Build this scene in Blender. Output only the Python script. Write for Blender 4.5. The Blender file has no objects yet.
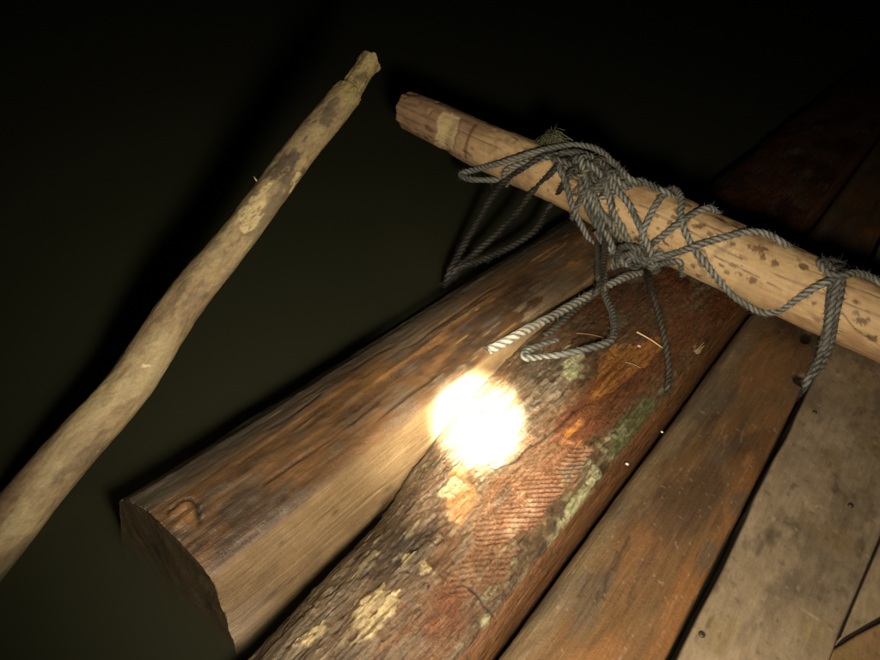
import bpy, math, random
import numpy as np

random.seed(7); RNG = np.random.default_rng(7)
S = bpy.context.scene
COL = S.collection

# ------------------------------------------------------------------ camera geometry
# raft frame: +Y along the logs, +X across them, Z up, deck at z = 0, eye 0.6 m above the deck
F = 686.0; CX, CY = 440.0, 330.0
Yc = np.array([600, 410, -F]); Yc /= np.linalg.norm(Yc)
Xc = np.array([1327, -795, F]); Xc -= Xc @ Yc * Yc; Xc /= np.linalg.norm(Xc)
Zc = np.cross(Xc, Yc)
ROT = np.array([Xc, Yc, Zc]); EYE = np.array([0.0, 0.0, 0.6])

def ray(px, py):
    return ROT @ np.array([px - CX, CY - py, -F]) / F
def at_depth(px, py, t):
    return EYE + t * ray(px, py)
def on_plane(px, py, z=0.0):
    d = ray(px, py); return EYE + (z - EYE[2]) / d[2] * d
def on_top(px, py, zf):
    z = 0.0
    for _ in range(6):
        p = on_plane(px, py, z); z = zf(p[0], p[1])
    return p
def depth_of(p):
    return -((ROT.T @ (np.asarray(p) - EYE))[2])

# ------------------------------------------------------------------ noise
def _h(ix, iy, iz, seed):
    n = (ix * 374761393 + iy * 668265263 + iz * 2147483647 + seed * 974711) & 0xFFFFFFFF
    n = ((n ^ (n >> 13)) * 1274126177) & 0xFFFFFFFF
    n = ((n ^ (n >> 16)) * 2246822519) & 0xFFFFFFFF
    return ((n ^ (n >> 15)) & 0xFFFFFF) / float(0xFFFFFF)
def vnoise(x, y, z=0.0, seed=0):
    x, y, z = np.broadcast_arrays(np.asarray(x, float), np.asarray(y, float), np.asarray(z, float))
    fx, fy, fz = np.floor(x), np.floor(y), np.floor(z)
    ix, iy, iz = fx.astype(np.int64), fy.astype(np.int64), fz.astype(np.int64)
    u, v, w = x - fx, y - fy, z - fz
    u = u*u*u*(u*(u*6-15)+10); v = v*v*v*(v*(v*6-15)+10); w = w*w*w*(w*(w*6-15)+10)
    r = 0
    for a in (0, 1):
        for b in (0, 1):
            for c in (0, 1):
                r = r + _h(ix+a, iy+b, iz+c, seed) * (u if a else 1-u) * (v if b else 1-v) * (w if c else 1-w)
    return r * 2 - 1
def fbm(x, y, z=0.0, seed=0, o=4, g=0.5):
    r = 0; a = 1.0; t = 0; x = np.asarray(x, float); y = np.asarray(y, float); z = np.asarray(z, float)
    for k in range(o):
        r = r + a * vnoise(x, y, z, seed + 17 * k); t += a; a *= g; x = x*2.03+3.1; y = y*2.03-1.7; z = z*2.03+.9
    return r / t
def sstep(a, b, x):
    t = np.clip((x - a) / (b - a), 0, 1); return t * t * (3 - 2 * t)
def mixc(c, new, m):
    return c * (1 - m[:, None]) + np.asarray(new, float)[None, :] * m[:, None]
def poly_sd(px, py, poly):
    """signed distance, positive inside"""
    poly = np.asarray(poly, float); n = len(poly)
    d = np.full(px.shape, 1e9); ins = np.zeros(px.shape, bool)
    for i in range(n):
        ax, ay = poly[i]; bx, by = poly[(i+1) % n]
        ex, ey = bx-ax, by-ay
        t = np.clip(((px-ax)*ex + (py-ay)*ey) / (ex*ex+ey*ey+1e-12), 0, 1)
        d = np.minimum(d, np.hypot(px-ax-t*ex, py-ay-t*ey))
        c = ((ay > py) != (by > py)) & (px < (bx-ax)*(py-ay)/((by-ay) if by != ay else 1e-12)+ax)
        ins ^= c
    return np.where(ins, d, -d)
def line_d(px, py, line):
    d = np.full(px.shape, 1e9); line = np.asarray(line, float)
    for (ax, ay), (bx, by) in zip(line[:-1], line[1:]):
        ex, ey = bx-ax, by-ay
        t = np.clip(((px-ax)*ex + (py-ay)*ey) / (ex*ex+ey*ey+1e-12), 0, 1)
        d = np.minimum(d, np.hypot(px-ax-t*ex, py-ay-t*ey))
    return d

# ------------------------------------------------------------------ materials
def wood_mat(name, along='Y', grain=(420, 14), strength=.45, bump=.35, bdist=.002, contrast=.35, spec=.5):
    m = bpy.data.materials.new(name); m.use_nodes = True
    nt = m.node_tree; N = nt.nodes; L = nt.links; N.clear()
    out = N.new('ShaderNodeOutputMaterial'); b = N.new('ShaderNodeBsdfPrincipled'); L.new(b.outputs[0], out.inputs[0])
    at = N.new('ShaderNodeAttribute'); at.attribute_name = 'tint'
    ar = N.new('ShaderNodeAttribute'); ar.attribute_name = 'wet'
    tc = N.new('ShaderNodeTexCoord'); mp = N.new('ShaderNodeMapping'); L.new(tc.outputs['Object'], mp.inputs[0])
    a, c = grain
    mp.inputs['Scale'].default_value = (c, a, a) if along == 'X' else (a, c, a)
    n1 = N.new('ShaderNodeTexNoise'); n1.inputs['Scale'].default_value = 1; n1.inputs['Detail'].default_value = 5
    n1.inputs['Roughness'].default_value = .65; n1.inputs['Distortion'].default_value = .6; L.new(mp.outputs[0], n1.inputs['Vector'])
    n2 = N.new('ShaderNodeTexNoise'); n2.inputs['Scale'].default_value = 330; n2.inputs['Detail'].default_value = 6; n2.inputs['Roughness'].default_value = .7
    L.new(tc.outputs['Object'], n2.inputs['Vector'])
    mr = N.new('ShaderNodeMapRange'); mr.inputs[1].default_value = .25; mr.inputs[2].default_value = .75
    mr.inputs[3].default_value = 1 - contrast*1.3; mr.inputs[4].default_value = 1 + contrast; L.new(n1.outputs['Fac'], mr.inputs[0])
    mr2 = N.new('ShaderNodeMapRange'); mr2.inputs[1].default_value = .3; mr2.inputs[2].default_value = .7
    mr2.inputs[3].default_value = 1 - contrast*.7; mr2.inputs[4].default_value = 1 + contrast*.6; L.new(n2.outputs['Fac'], mr2.inputs[0])
    mu = N.new('ShaderNodeMath'); mu.operation = 'MULTIPLY'; L.new(mr.outputs[0], mu.inputs[0]); L.new(mr2.outputs[0], mu.inputs[1])
    vm = N.new('ShaderNodeVectorMath'); vm.operation = 'SCALE'; L.new(at.outputs['Color'], vm.inputs[0]); L.new(mu.outputs[0], vm.inputs['Scale'])
    L.new(vm.outputs[0], b.inputs['Base Color'])
    # roughness from wetness, broken up by the noise
    rr = N.new('ShaderNodeMapRange'); rr.inputs[3].default_value = .78; rr.inputs[4].default_value = .2; L.new(ar.outputs['Fac'], rr.inputs[0])
    ra = N.new('ShaderNodeMath'); ra.operation = 'MULTIPLY_ADD'; ra.inputs[1].default_value = .35; L.new(n2.outputs['Fac'], ra.inputs[0])
    rs = N.new('ShaderNodeMath'); rs.operation = 'SUBTRACT'; rs.inputs[1].default_value = .17; L.new(rr.outputs[0], rs.inputs[0]); L.new(rs.outputs[0], ra.inputs[2])
    L.new(ra.outputs[0], b.inputs['Roughness']); b.inputs['Specular IOR Level'].default_value = spec
    ad = N.new('ShaderNodeMath'); ad.operation = 'MULTIPLY_ADD'; ad.inputs[1].default_value = .6; L.new(n2.outputs['Fac'], ad.inputs[0]); L.new(n1.outputs['Fac'], ad.inputs[2])
    bp = N.new('ShaderNodeBump'); bp.inputs['Strength'].default_value = bump; bp.inputs['Distance'].default_value = bdist
    L.new(ad.outputs[0], bp.inputs['Height']); L.new(bp.outputs[0], b.inputs['Normal'])
    return m

def plain_mat(name, col, rough=.6, var=.3, scale=400):
    m = bpy.data.materials.new(name); m.use_nodes = True
    nt = m.node_tree; N = nt.nodes; L = nt.links
    b = N['Principled BSDF']; b.inputs['Roughness'].default_value = rough
    tc = N.new('ShaderNodeTexCoord'); n = N.new('ShaderNodeTexNoise'); n.inputs['Scale'].default_value = scale; n.inputs['Detail'].default_value = 4
    L.new(tc.outputs['Object'], n.inputs['Vector'])
    r = N.new('ShaderNodeValToRGB'); r.color_ramp.elements[0].position = .3; r.color_ramp.elements[1].position = .7
    r.color_ramp.elements[0].color = (*[c*(1-var) for c in col], 1); r.color_ramp.elements[1].color = (*[min(1, c*(1+var)) for c in col], 1)
    L.new(n.outputs['Fac'], r.inputs[0]); L.new(r.outputs[0], b.inputs['Base Color'])
    return m

M_timber = wood_mat('wet_timber', grain=(300, 16), contrast=.24, bump=.7, spec=.6)
M_bark = wood_mat('rough_log', grain=(330, 40), contrast=.6, bump=.8, bdist=.003, spec=.6)
M_plank = wood_mat('weathered_plank', grain=(220, 22), contrast=.15, bump=.22)
M_bar = wood_mat('peeled_pole', along='X', grain=(180, 22), contrast=.16, bump=.25, spec=.35)
M_stake = wood_mat('grey_pole', grain=(160, 60), contrast=.22, bump=.35, spec=.3)
M_rope = wood_mat('rope_fibre', grain=(900, 900), contrast=.3, bump=.6, bdist=.001, spec=.4)

# ------------------------------------------------------------------ mesh helpers
def mesh_obj(name, V, faces, mat, tint=None, wet=None, origin=None, parent=None, smooth=True):
    V = np.asarray(V, float)
    if origin is None: origin = V.mean(0)
    origin = np.asarray(origin, float)
    me = bpy.data.meshes.new(name)
    me.from_pydata((V - origin).tolist(), [], faces if isinstance(faces, list) else faces.tolist())
    me.polygons.foreach_set('use_smooth', np.full(len(me.polygons), smooth))
    if tint is not None:
        a = me.attributes.new('tint', 'FLOAT_COLOR', 'POINT')
        a.data.foreach_set('color', np.c_[np.clip(tint, 0, 1), np.ones(len(V))].astype(np.float32).ravel())
    if wet is not None:
        a = me.attributes.new('wet', 'FLOAT', 'POINT'); a.data.foreach_set('value', np.clip(wet, 0, 1).astype(np.float32))
    me.materials.append(mat); me.update()
    o = bpy.data.objects.new(name, me); COL.objects.link(o)
    if parent is not None:
        o.parent = parent; o.location = origin - np.array(parent.location)
    else:
        o.location = origin
    return o
def tag(o, label, cat, group=None, kind=None):
    if label: o['label'] = label
    if cat: o['category'] = cat
    if group: o['group'] = group
    if kind: o['kind'] = kind
    return o
def empty(name, loc):
    o = bpy.data.objects.new(name, None); COL.objects.link(o); o.location = loc; o.empty_display_size = .05
    return o
def catmull(P, step, closed=False):
    P = np.asarray(P, float); n = len(P)
    if closed: Q = np.vstack([P[-1], P, P[0], P[1]])
    else: Q = np.vstack([2*P[0]-P[1], P, 2*P[-1]-P[-2]])
    out = []
    for i in range(1, len(Q)-2):
        p0, p1, p2, p3 = Q[i-1:i+3]
        k = max(2, int(np.linalg.norm(p2-p1)/step))
        t = np.linspace(0, 1, k, endpoint=False)[:, None]
        out.append(.5*((2*p1)+(-p0+p2)*t+(2*p0-5*p1+4*p2-p3)*t*t+(-p0+3*p1-3*p2+p3)*t**3))
    if not closed: out.append(P[-1][None])
    return np.vstack(out)
def resample(P, n):
    P = np.asarray(P, float); d = np.r_[0, np.cumsum(np.linalg.norm(np.diff(P, axis=0), axis=1))]
    s = np.linspace(0, d[-1], n)
    return np.stack([np.interp(s, d, P[:, k]) for k in range(P.shape[1])], 1)

def y_rings(a, b, f0, f1, fine, coarse):
    r = list(np.arange(f0, f1, fine))
    y = f0 - coarse
    lo = []
    while y > a: lo.append(y); y -= coarse
    lo.append(a)
    hi = list(np.arange(f1, b, coarse)) + [b]
    return np.array(sorted(set(lo)) + r + hi)

def log_mesh(name, section, ys, shift, paint, mat, capcol, endwob=.002, warp=None):
    """section: closed (x,z) polygon, dense; shift(X,Y,Z)->X,Z ; paint(x,y,z,nx,nz)->tint,wet,disp"""
    sec = np.asarray(section); n = len(sec); m = len(ys)
    tg = np.roll(sec, -1, 0) - np.roll(sec, 1, 0)
    nr = np.stack([tg[:, 1], -tg[:, 0]], 1); nr /= np.linalg.norm(nr, axis=1)[:, None] + 1e-12
    area = .5*np.sum(sec[:, 0]*np.roll(sec[:, 1], -1) - np.roll(sec[:, 0], -1)*sec[:, 1])
    if area < 0: nr = -nr
    X = np.tile(sec[:, 0], m); Z = np.tile(sec[:, 1], m); Y = np.repeat(ys, n)
    NX = np.tile(nr[:, 0], m); NZ = np.tile(nr[:, 1], m)
    if shift: X, Z = shift(X, Y, Z)
    tint, wet, disp = paint(X, Y, Z, NX, NZ)
    X = X + NX*disp; Z = Z + NZ*disp
    # uneven ends
    def endw(x_, z_): return endwob*(fbm(x_*26, z_*26, 0, 5, 4) + .25*fbm(x_*200, z_*200, 0, 9, 3))
    e = np.zeros_like(Y); w = endw(X, Z)
    e[:n] = w[:n]; e[-n:] = w[-n:]
    Y = Y + e
    V = np.stack([X, Y, Z], 1)
    i = np.arange(m-1)[:, None]*n; j = np.arange(n)[None, :]; j2 = (j+1) % n
    q = np.stack([i+j, i+j2, i+n+j2, i+n+j], -1).reshape(-1, 4)
    if area < 0: q = q[:, ::-1]
    faces = q.tolist()
    # caps: rings shrinking to the centre
    Vs = [V]; T = [tint]; Wt = [wet]; base = len(V)
    for side in (0, 1):
        rim = np.arange(n) + (0 if side == 0 else (m-1)*n)
        c = V[rim].mean(0); prev = None; y0 = ys[0] if side == 0 else ys[-1]
        for f in (1.0, .985, .95, .9, .84, .77, .7, .62, .54, .46, .38, .3, .22, .14, .06):
            R = c + (V[rim]-c)*f
            R[:, 1] = y0 + endw(R[:, 0], R[:, 2])
            idx = base + np.arange(n); base += n
            rad = np.hypot(R[:, 0]-c[0]-.02, R[:, 2]-c[2]+.03)
            g = 1 + .22*np.sin(rad*700 + 3*fbm(R[:, 0]*30, R[:, 2]*30, 0, 3)) + .45*fbm(R[:, 0]*60, R[:, 2]*60, 0, 4)
            Vs.append(R); T.append(np.asarray(capcol)[None]*g[:, None]); Wt.append(np.full(n, .4))
            if prev is None:
                prev = idx; continue
            a, b2 = prev, np.roll(prev, -1); c1, c2 = idx, np.roll(idx, -1)
            fc = np.stack([a, c1, c2, b2], -1)
            if (side == 1) != (area < 0): fc = fc[:, ::-1]
            faces += fc.tolist(); prev = idx
        f = prev.tolist(); faces.append(f if (side == 1) == (area > 0) else f[::-1])
    V = np.vstack(Vs); T = np.vstack(T); Wt = np.concatenate(Wt)
    return mesh_obj(name, V, faces, mat, T, Wt)

def section(pts, dense_n, round_it=True):
    """closed polygon through pts, resampled"""
    P = np.asarray(pts, float)
    Q = catmull(P, .0015, True) if round_it else np.vstack([P, P[:1]])
    Q = np.vstack([Q, Q[:1]]) if round_it else Q
    return resample(Q, dense_n+1)[:-1]

# ================================================================== THE LOGS
WATER_Z = -.085

# ---- squared timber -------------------------------------------------------
def t1_paint(x, y, z, nx, nz):
    N = len(x)
    side = sstep(-.002, .0035, (x+.323)*.7 - z*.7 - .004 + .0028*fbm(y*30, z*60, x*60, 27, 4) + .002*fbm(y*7, 0*y, 0, 28))   # sawn right face
    streak = fbm(x*150, y*5, z*150, 11, 5, .62)
    big = fbm(x*16, y*4.5, z*16, 12, 4)
    med = fbm(x*45, y*13, z*45, 13, 4, .6)
    c = np.tile(np.array([.108, .059, .026]), (N, 1))
    c = mixc(c, (.165, .086, .040), sstep(.0, .5, big + .25*streak + .35*med)*.9)
    c = mixc(c, (.042, .026, .017), sstep(.0, .45, -big + .7*med)*.9)
    blot = fbm(x*34, y*17, 0, 25, 4, .6); c = mixc(c, (.085, .066, .047), sstep(.05, .4, blot)*.7); c = mixc(c, (.17, .085, .032), sstep(.1, .5, -blot + .3*streak)*.5)
    ox, oy = on_plane(578, 256)[:2]; c = mixc(c, (.34, .16, .05), np.exp(-(((x-ox)/.03)**2+((y-oy)/.07)**2))*sstep(-.2, .2, med)*.9)
    left = sstep(-.395, -.455, x + .018*fbm(y*9, x*30, 0, 14))
    c = mixc(c, (.055, .048, .038), left*.85)
    c = mixc(c, (.11, .095, .075), left*sstep(.05, .4, med + .4*streak)*.8)
    # greyish worn band next to the arris
    band = sstep(-.372, -.345, x + .012*fbm(y*8, x*20, 0, 15))
    c = mixc(c, (.115, .088, .062), band*sstep(-.2, .4, med+.6*streak)*.75)
    # lighter orange patch
    pr = np.exp(-(((x+.405)/.03)**2 + ((y-.62)/.17)**2))
    c = mixc(c, (.30, .15, .05), pr*sstep(-.2, .45, streak+.3*med)*.8)
    # pale torn fibres
    fib = sstep(.42, .6, fbm(x*260+2*fbm(x*20, y*6, 0, 7), y*7, 0, 16, 3))*sstep(.0, .3, fbm(x*14, y*8, 0, 17))
    c = mixc(c, (.42, .27, .12), fib*.55)
    # pale scuffed area near the rope end
    ps = np.exp(-(((x+.335)/.022)**2 + ((y-.76)/.13)**2))
    c = mixc(c, (.36, .26, .15), ps*sstep(-.05, .3, med+.5*streak)*.9)
    # side face: pale sawn tan
    ss = fbm(z*260, y*4, 0, 18, 5, .6); sb = fbm(z*25, y*5, 3.3, 19, 3)
    s = np.tile(np.array([.235, .155, .074]), (N, 1))*(1 + .09*ss + .2*sb)[:, None]
    st = fbm(y*16, z*34, 0, 36, 4, .6); s = mixc(s, (.12, .078, .04), sstep(.08, .4, st + .2*ss)*.6); s = mixc(s, (.29, .20, .105), sstep(.1, .45, -st)*.5)
    s = mixc(s, (.12, .075, .04), sstep(.50, .24, y)*.45)
    sw = fbm(y*330 + z*120, z*8, 0, 37, 2); s = s*(1 + .07*sw)[:, None]                                  # saw marks
    for (py_, pz_, ry, rz) in ((.375, -.045, .006, .003), (.30, -.03, .004, .002), (.46, -.07, .010, .002), (.27, -.075, .012, .003)):
        g = np.exp(-(((y-py_)/ry)**2+((z-pz_)/rz)**2)); s = mixc(s, (.04, .026, .014), g*.7)
    for (z0, seed, ya, yb) in ((-.035, 38, .23, .42), (-.06, 39, .40, .70), (-.082, 40, .22, .34)):
        zz = z0 + .006*fbm(y*6, 0*y, 0, seed); g = np.exp(-((z-zz)/.0009)**2)*sstep(ya, ya+.04, y)*sstep(yb, yb-.04, y)*sstep(-.2, .2, vnoise(y*22, 0*y, 0, seed)); s = mixc(s, (.035, .022, .012), g*.75)
    s = mixc(s, (.28, .21, .15), sstep(.30, .215, y)*sstep(-.04, -.09, z)*.8)
    s = mixc(s, (.1, .065, .03), sstep(-.085, -.105, z)*.6)
    s = mixc(s, (.46, .33, .18), sstep(.5, .7, fbm(z*400, y*9, 0, 21, 2))*.4)
    c = c*(1-side[:, None]) + s*side[:, None]
    wet = .78 + .35*med - .42*side
    d = (.0014*streak + .003*big + .0018*med + .0007*fbm(x*190, y*90, 0, 29, 3))*(1-side*.88)
    # broken knot at the near end
    kx, ky = on_plane(182, 518)[:2]
    kd = np.hypot((x-kx)/.017, (y-ky)/.017) + .45*fbm(x*55, y*55, 0, 24, 3)
    kn = sstep(1.1, .3, kd)*(1-side)
    c = mixc(c, (.27, .145, .06), kn*sstep(-.5, .2, med)*.85)
    ring = np.exp(-((kd-1.0)/.10)**2)*sstep(-.3, .2, (y-ky)/.017 + .5*(kx-x)/.022)*(1-side)
    c = mixc(c, (.012, .008, .005), ring*.95)
    d = d + .0016*kn + .0045*kn*fbm(x*70, y*50, 0, 23) - .003*ring
    wet = wet + .35*kn
    # long checks (drying cracks)
    for (x0, seed, ya, yb) in ((-.365, 31, .24, .55), (-.41, 32, .5, .95), (-.345, 33, .45, .9), (-.43, 34, .3, .7)):
        xx = x0 + .008*fbm(y*7, 0*y, 0, seed)
        w = np.exp(-((x-xx)/.0016)**2)*sstep(ya, ya+.05, y)*sstep(yb, yb-.05, y)*sstep(-.1, .2, vnoise(y*14, 0*y, 0, seed))*(1-side)
        c = mixc(c, (.015, .010, .007), w*.85); d = d - .003*w
    d = d - .012*sstep(.235, .212, y)*np.clip(fbm(x*40, z*40, 0, 35)+.2, 0, 1)*.5
    return c, wet, d
sec = section([(-.3235, -.007), (-.3195, -.015), (-.289, -.1), (-.284, -.17), (-.30, -.185), (-.46, -.185), (-.487, -.16),
               (-.484, -.06), (-.472, -.03), (-.452, -.012), (-.425, -.002), (-.39, .002), (-.35, .001), (-.336, .0), (-.3285, -.0025)], 330, False)
sec = sec[::-1]
T1 = log_mesh('squared_timber', sec, y_rings(.22, 1.52, .22, 1.22, .0025, .02), None, t1_paint, M_timber, (.06, .042, .02), .0022)
tag(T1, 'thick squared dark brown timber with pale sawn side, at the edge beside open water', 'timber')

# ---- rough log ---------------------------------------------------------------
SB = [(-.080, -.075), (-.083, -.045), (-.088, -.026), (-.097, -.012), (-.109, -.004), (-.13, .001), (-.165, .003),
      (-.20, -.003), (-.228, -.012), (-.248, -.028), (-.262, -.055), (-.262, -.09), (-.24, -.13), (-.2, -.155), (-.14, -.155), (-.095, -.12)]
def b_shift(X, Y, Z):
    s = np.interp(Y, [.2, .4, .5, .57, .8, 2.5], [.007, -.004, -.024, -.036, -.060, -.060]); wgt = np.clip((-.12-X)/.12, 0, 1.2)
    X = X + s*wgt + .004*vnoise(Y*9, 0*Y, 0, 3)*wgt
    return X, Z + np.interp(Y, [.2, .45, .6, 2.5], [0, 0, .006, .008])*wgt
_bx = np.array([p[0] for p in SB[:10]])[::-1]; _bz = np.array([p[1] for p in SB[:10]])[::-1]
def b_top(x, y): return float(np.interp(x, _bx, _bz))
def Bp(pts): return [tuple(on_top(px, py, b_top)[:2]) for px, py in pts]
Q_comb = Bp([(508, 470), (528, 440), (560, 436), (592, 452), (585, 466), (560, 492), (535, 520), (512, 545), (478, 546), (472, 520), (492, 495)])
Q_comb2 = Bp([(478, 546), (520, 548), (505, 578), (470, 600), (445, 595), (455, 565)])
Q_lich = [Bp([(552, 372), (560, 358), (580, 356), (582, 372), (576, 380), (584, 376), (583, 381), (568, 386), (556, 382)]),
          Bp([(432, 500), (470, 462), (490, 460), (478, 478), (452, 500)]),
          Bp([(565, 505), (590, 478), (600, 492), (560, 545), (536, 585), (520, 592), (530, 560)]),
          Bp([(588, 458), (600, 446), (626, 420), (618, 452), (600, 482), (586, 480)]),
          Bp([(484, 610), (500, 600), (508, 612), (490, 640), (470, 652), (462, 640)])]
Q_green = Bp([(606, 455), (612, 432), (640, 398), (658, 400), (648, 422), (622, 452)])
Q_orange = [Bp([(592, 365), (612, 348), (640, 345), (660, 335), (675, 325), (662, 350), (640, 372), (615, 392), (596, 402), (578, 412), (598, 385)]),
            Bp([(556, 446), (566, 432), (580, 420), (583, 424), (570, 440), (566, 450)]), Bp([(568, 450), (576, 441), (584, 438), (582, 446)])]
Q_red = [Bp([(555, 420), (580, 395), (610, 360), (680, 320), (700, 310), (690, 345), (640, 395), (600, 430), (575, 450), (548, 445)]),
         Bp([(435, 600), (455, 570), (470, 590), (462, 625), (430, 640), (415, 632)])]
Q_sap = [Bp([(445, 480), (465, 470), (475, 500), (462, 535), (448, 520)])]
Q_pale = [Bp([(345, 622), (362, 600), (385, 588), (400, 592), (395, 615), (372, 640), (352, 648)]),
          Bp([(292, 645), (305, 630), (328, 622), (325, 635), (300, 655)]), Bp([(415, 575), (425, 560), (432, 570), (420, 582)]),
          Bp([(398, 560), (404, 552), (412, 556), (404, 566)])]
Q_grey = [Bp([(492, 500), (505, 485), (515, 490), (505, 508), (495, 515)]), Bp([(560, 470), (585, 455), (588, 462), (575, 475), (565, 480)])]
Q_crack = Bp([(466, 585), (475, 592), (484, 605), (495, 618)])
Q_crack2 = Bp([(494, 472), (515, 462), (530, 448), (556, 430), (572, 415), (598, 395)])
_rd = np.array(on_plane(585, 468)) - np.array(on_plane(545, 472)); _rd = _rd[:2]/np.linalg.norm(_rd[:2])
def b_paint(x, y, z, nx, nz):
    N = len(x)
    u = fbm(x*26, y*11, z*26, 41, 5, .6)
    med = fbm(x*60, y*28, z*60, 42, 4, .6)
    fine = fbm(x*190, y*80, z*190, 43, 4, .6)
    streak = fbm(x*180, y*9, z*180, 44, 4, .6)
    jag = .006*med + .003*fine + .002*streak
    c = np.tile(np.array([.102, .066, .034]), (N, 1))
    c = mixc(c, (.050, .034, .022), sstep(0, .35, u + .3*fine))
    c = mixc(c, (.25, .20, .125), sstep(.12, .5, -u*.5 + .6*streak + .35*fine)*.85)
    c = mixc(c, (.17, .080, .035), sstep(-.1, .4, fbm(x*13, y*6, 0, 45, 3))*.65)
    d = .0026*u + .0014*med + .0010*fine + .0010*streak
    fis = sstep(.80, 1.0, 1 - 2.6*np.abs(fbm(x*85, y*13, z*85, 53, 3, .55)))*sstep(-.115, -.135, x)      # bark fissures
    c = mixc(c, (.022, .017, .012), fis*.7); d = d - .0018*fis
    pl = sstep(.08, .16, fbm(x*60, y*14, z*60, 54, 5, .65))*sstep(-.115, -.14, x); c = mixc(c, (.15, .115, .075), pl*.5); d = d + .0013*pl
    c = mixc(c, (.20, .16, .105), sstep(.3, .55, fbm(x*300, y*22, z*300, 56, 3))*.6)
    # grey pale weathered bark area around the beam
    gx, gy = on_plane(535, 405)[:2]
    g = np.exp(-(((x-gx)/.035)**2 + ((y-gy)/.1)**2)); c = mixc(c, (.235, .19, .135), g*sstep(-.3, .2, fine+streak)*.8)
    wet = .68 + .4*med
    for q in Q_red:
        m = sstep(-.004, .006, poly_sd(x, y, q) + jag); c = mixc(c, (.155, .058, .026), m*.9); c = mixc(c, (.085, .035, .02), m*sstep(0, .4, streak)*.7)
        d = d*(1-.5*m) - .001*m; wet = wet + .2*m
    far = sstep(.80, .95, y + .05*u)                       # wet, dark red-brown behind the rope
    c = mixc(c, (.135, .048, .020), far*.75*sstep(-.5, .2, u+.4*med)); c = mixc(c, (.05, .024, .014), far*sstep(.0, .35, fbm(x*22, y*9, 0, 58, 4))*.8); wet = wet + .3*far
    for q in Q_orange:
        m = sstep(-.002, .003, poly_sd(x, y, q) + jag*1.2); c = mixc(c, (.36, .155, .042), m*.9*sstep(-.5, -.1, streak+.5*fine+.1))
        c = mixc(c, (.17, .062, .02), m*sstep(.1, .4, streak + .4*fine)*.9); d = d - .0025*m + .0015*m*streak
    for q in Q_sap:
        m = sstep(-.002, .004, poly_sd(x, y, q) + jag*1.5); c = mixc(c, (.36, .18, .07), m*.8)
    # scraped ridges
    ph = (-(x)*_rd[1] + y*_rd[0]) + .0022*fbm(x*40, y*25, 0, 46)
    tooth = .5 + .5*np.sin(ph*2*math.pi/.0058)
    tooth = tooth**1.8
    for q, k in ((Q_comb, 1.0), (Q_comb2, .4)):
        lr = sstep(.0, .05, (x - y*0) + .175)
        m = sstep(-.003, .004, poly_sd(x, y, q) + jag*1.2)*k*(.5+.5*lr)               # ridges strongest on the outer side
        c = mixc(c, (.225, .112, .058), m*.85); c = mixc(c, (.12, .05, .026), m*(1-tooth)*(.45+.55*lr)*sstep(-.4, .1, med+.3)); c = mixc(c, (.36, .24, .145), m*sstep(.05, .4, fbm(x*36, y*20, 0, 55, 4))*.8)
        d = d*(1-.75*m) - .003*m + .0036*m*(tooth-.5)*(.4+.6*lr)*sstep(-.5, .1, med)
        wet = wet + .45*m
    for q in Q_lich:
        m = sstep(-.0015, .0025, poly_sd(x, y, q) + jag*1.1)*sstep(-.42, -.25, fine + .3*med)
        m = m*sstep(-.45, -.1, streak + .6*med + .15)*sstep(-.28, -.02, fbm(x*45, y*24, 0, 57, 3) + .1); c = mixc(c, (.355, .345, .19), m*.9); c = mixc(c, (.20, .20, .09), m*sstep(.0, .3, fine)*.65); d = d + .0018*m; wet = wet - .3*m
    m = sstep(-.003, .004, poly_sd(x, y, Q_green) + jag); c = mixc(c, (.105, .108, .04), m*.9); c = mixc(c, (.2, .195, .085), m*sstep(.1, .4, fine)*.5); wet = wet - .2*m
    # lichen crumbs scattered along the right shoulder
    sh = np.exp(-((x+.118)/.014)**2)*sstep(.3, .38, y)*sstep(.8, .72, y)
    m = sh*sstep(.3, .45, fine*.8 + .7*vnoise(x*130, y*60, 0, 47)); c = mixc(c, (.27, .26, .14), m*.5); d = d + .001*m
    for q in Q_pale:
        m = sstep(-.001, .0025, poly_sd(x, y, q) + jag*1.9 - .002)*sstep(-.3, -.05, -streak + .5*fine + .15); c = mixc(c, (.47, .37, .19), m*.92)
        c = mixc(c, (.20, .14, .07), m*sstep(.05, .4, streak + .6*fine)*.85); d = d + .0017*m + .0014*m*streak
    # loose pale specks over the near left half
    m = sstep(.48, .62, vnoise(x*230, y*55, 0, 48)*.6 + fine*.5 + streak*.45 + .2*u)*sstep(-.13, -.17, x)*sstep(.62, .5, y); c = mixc(c, (.36, .29, .16), m*.4); d = d + .0008*m
    for q in Q_grey:
        m = sstep(-.002, .003, poly_sd(x, y, q) + jag); c = mixc(c, (.10, .076, .05), m*.6*sstep(-.4, .1, fine+.2))
    for q in (Q_crack, Q_crack2):
        w = np.exp(-(line_d(x + .003*med, y + .002*fine, q)/.0016)**2); c = mixc(c, (.015, .012, .008), w*.85); d = d - .003*w
    # smooth dark brown flank on the right
    fl = sstep(-.103, -.097, x + .002*med + .0015*np.interp(y, [.3, .8], [0, -1])) * sstep(-.12, -.05, z)
    s = np.tile(np.array([.17, .078, .03]), (N, 1))*(1 + .5*fbm(x*200, y*7, z*200, 49, 4) + .3*fbm(z*40, y*9, 0, 50))[:, None]
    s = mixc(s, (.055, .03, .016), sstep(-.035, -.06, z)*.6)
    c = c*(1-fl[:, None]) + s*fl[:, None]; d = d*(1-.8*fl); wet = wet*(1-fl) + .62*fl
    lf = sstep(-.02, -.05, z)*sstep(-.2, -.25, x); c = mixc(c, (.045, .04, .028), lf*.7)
    return c, wet, d
sec = section(SB, 400)
B1 = log_mesh('rough_log', sec, y_rings(.05, 4.6, .17, 1.22, .0013, .03), b_shift, b_paint, M_bark, (.14, .09, .045), .004)
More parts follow.
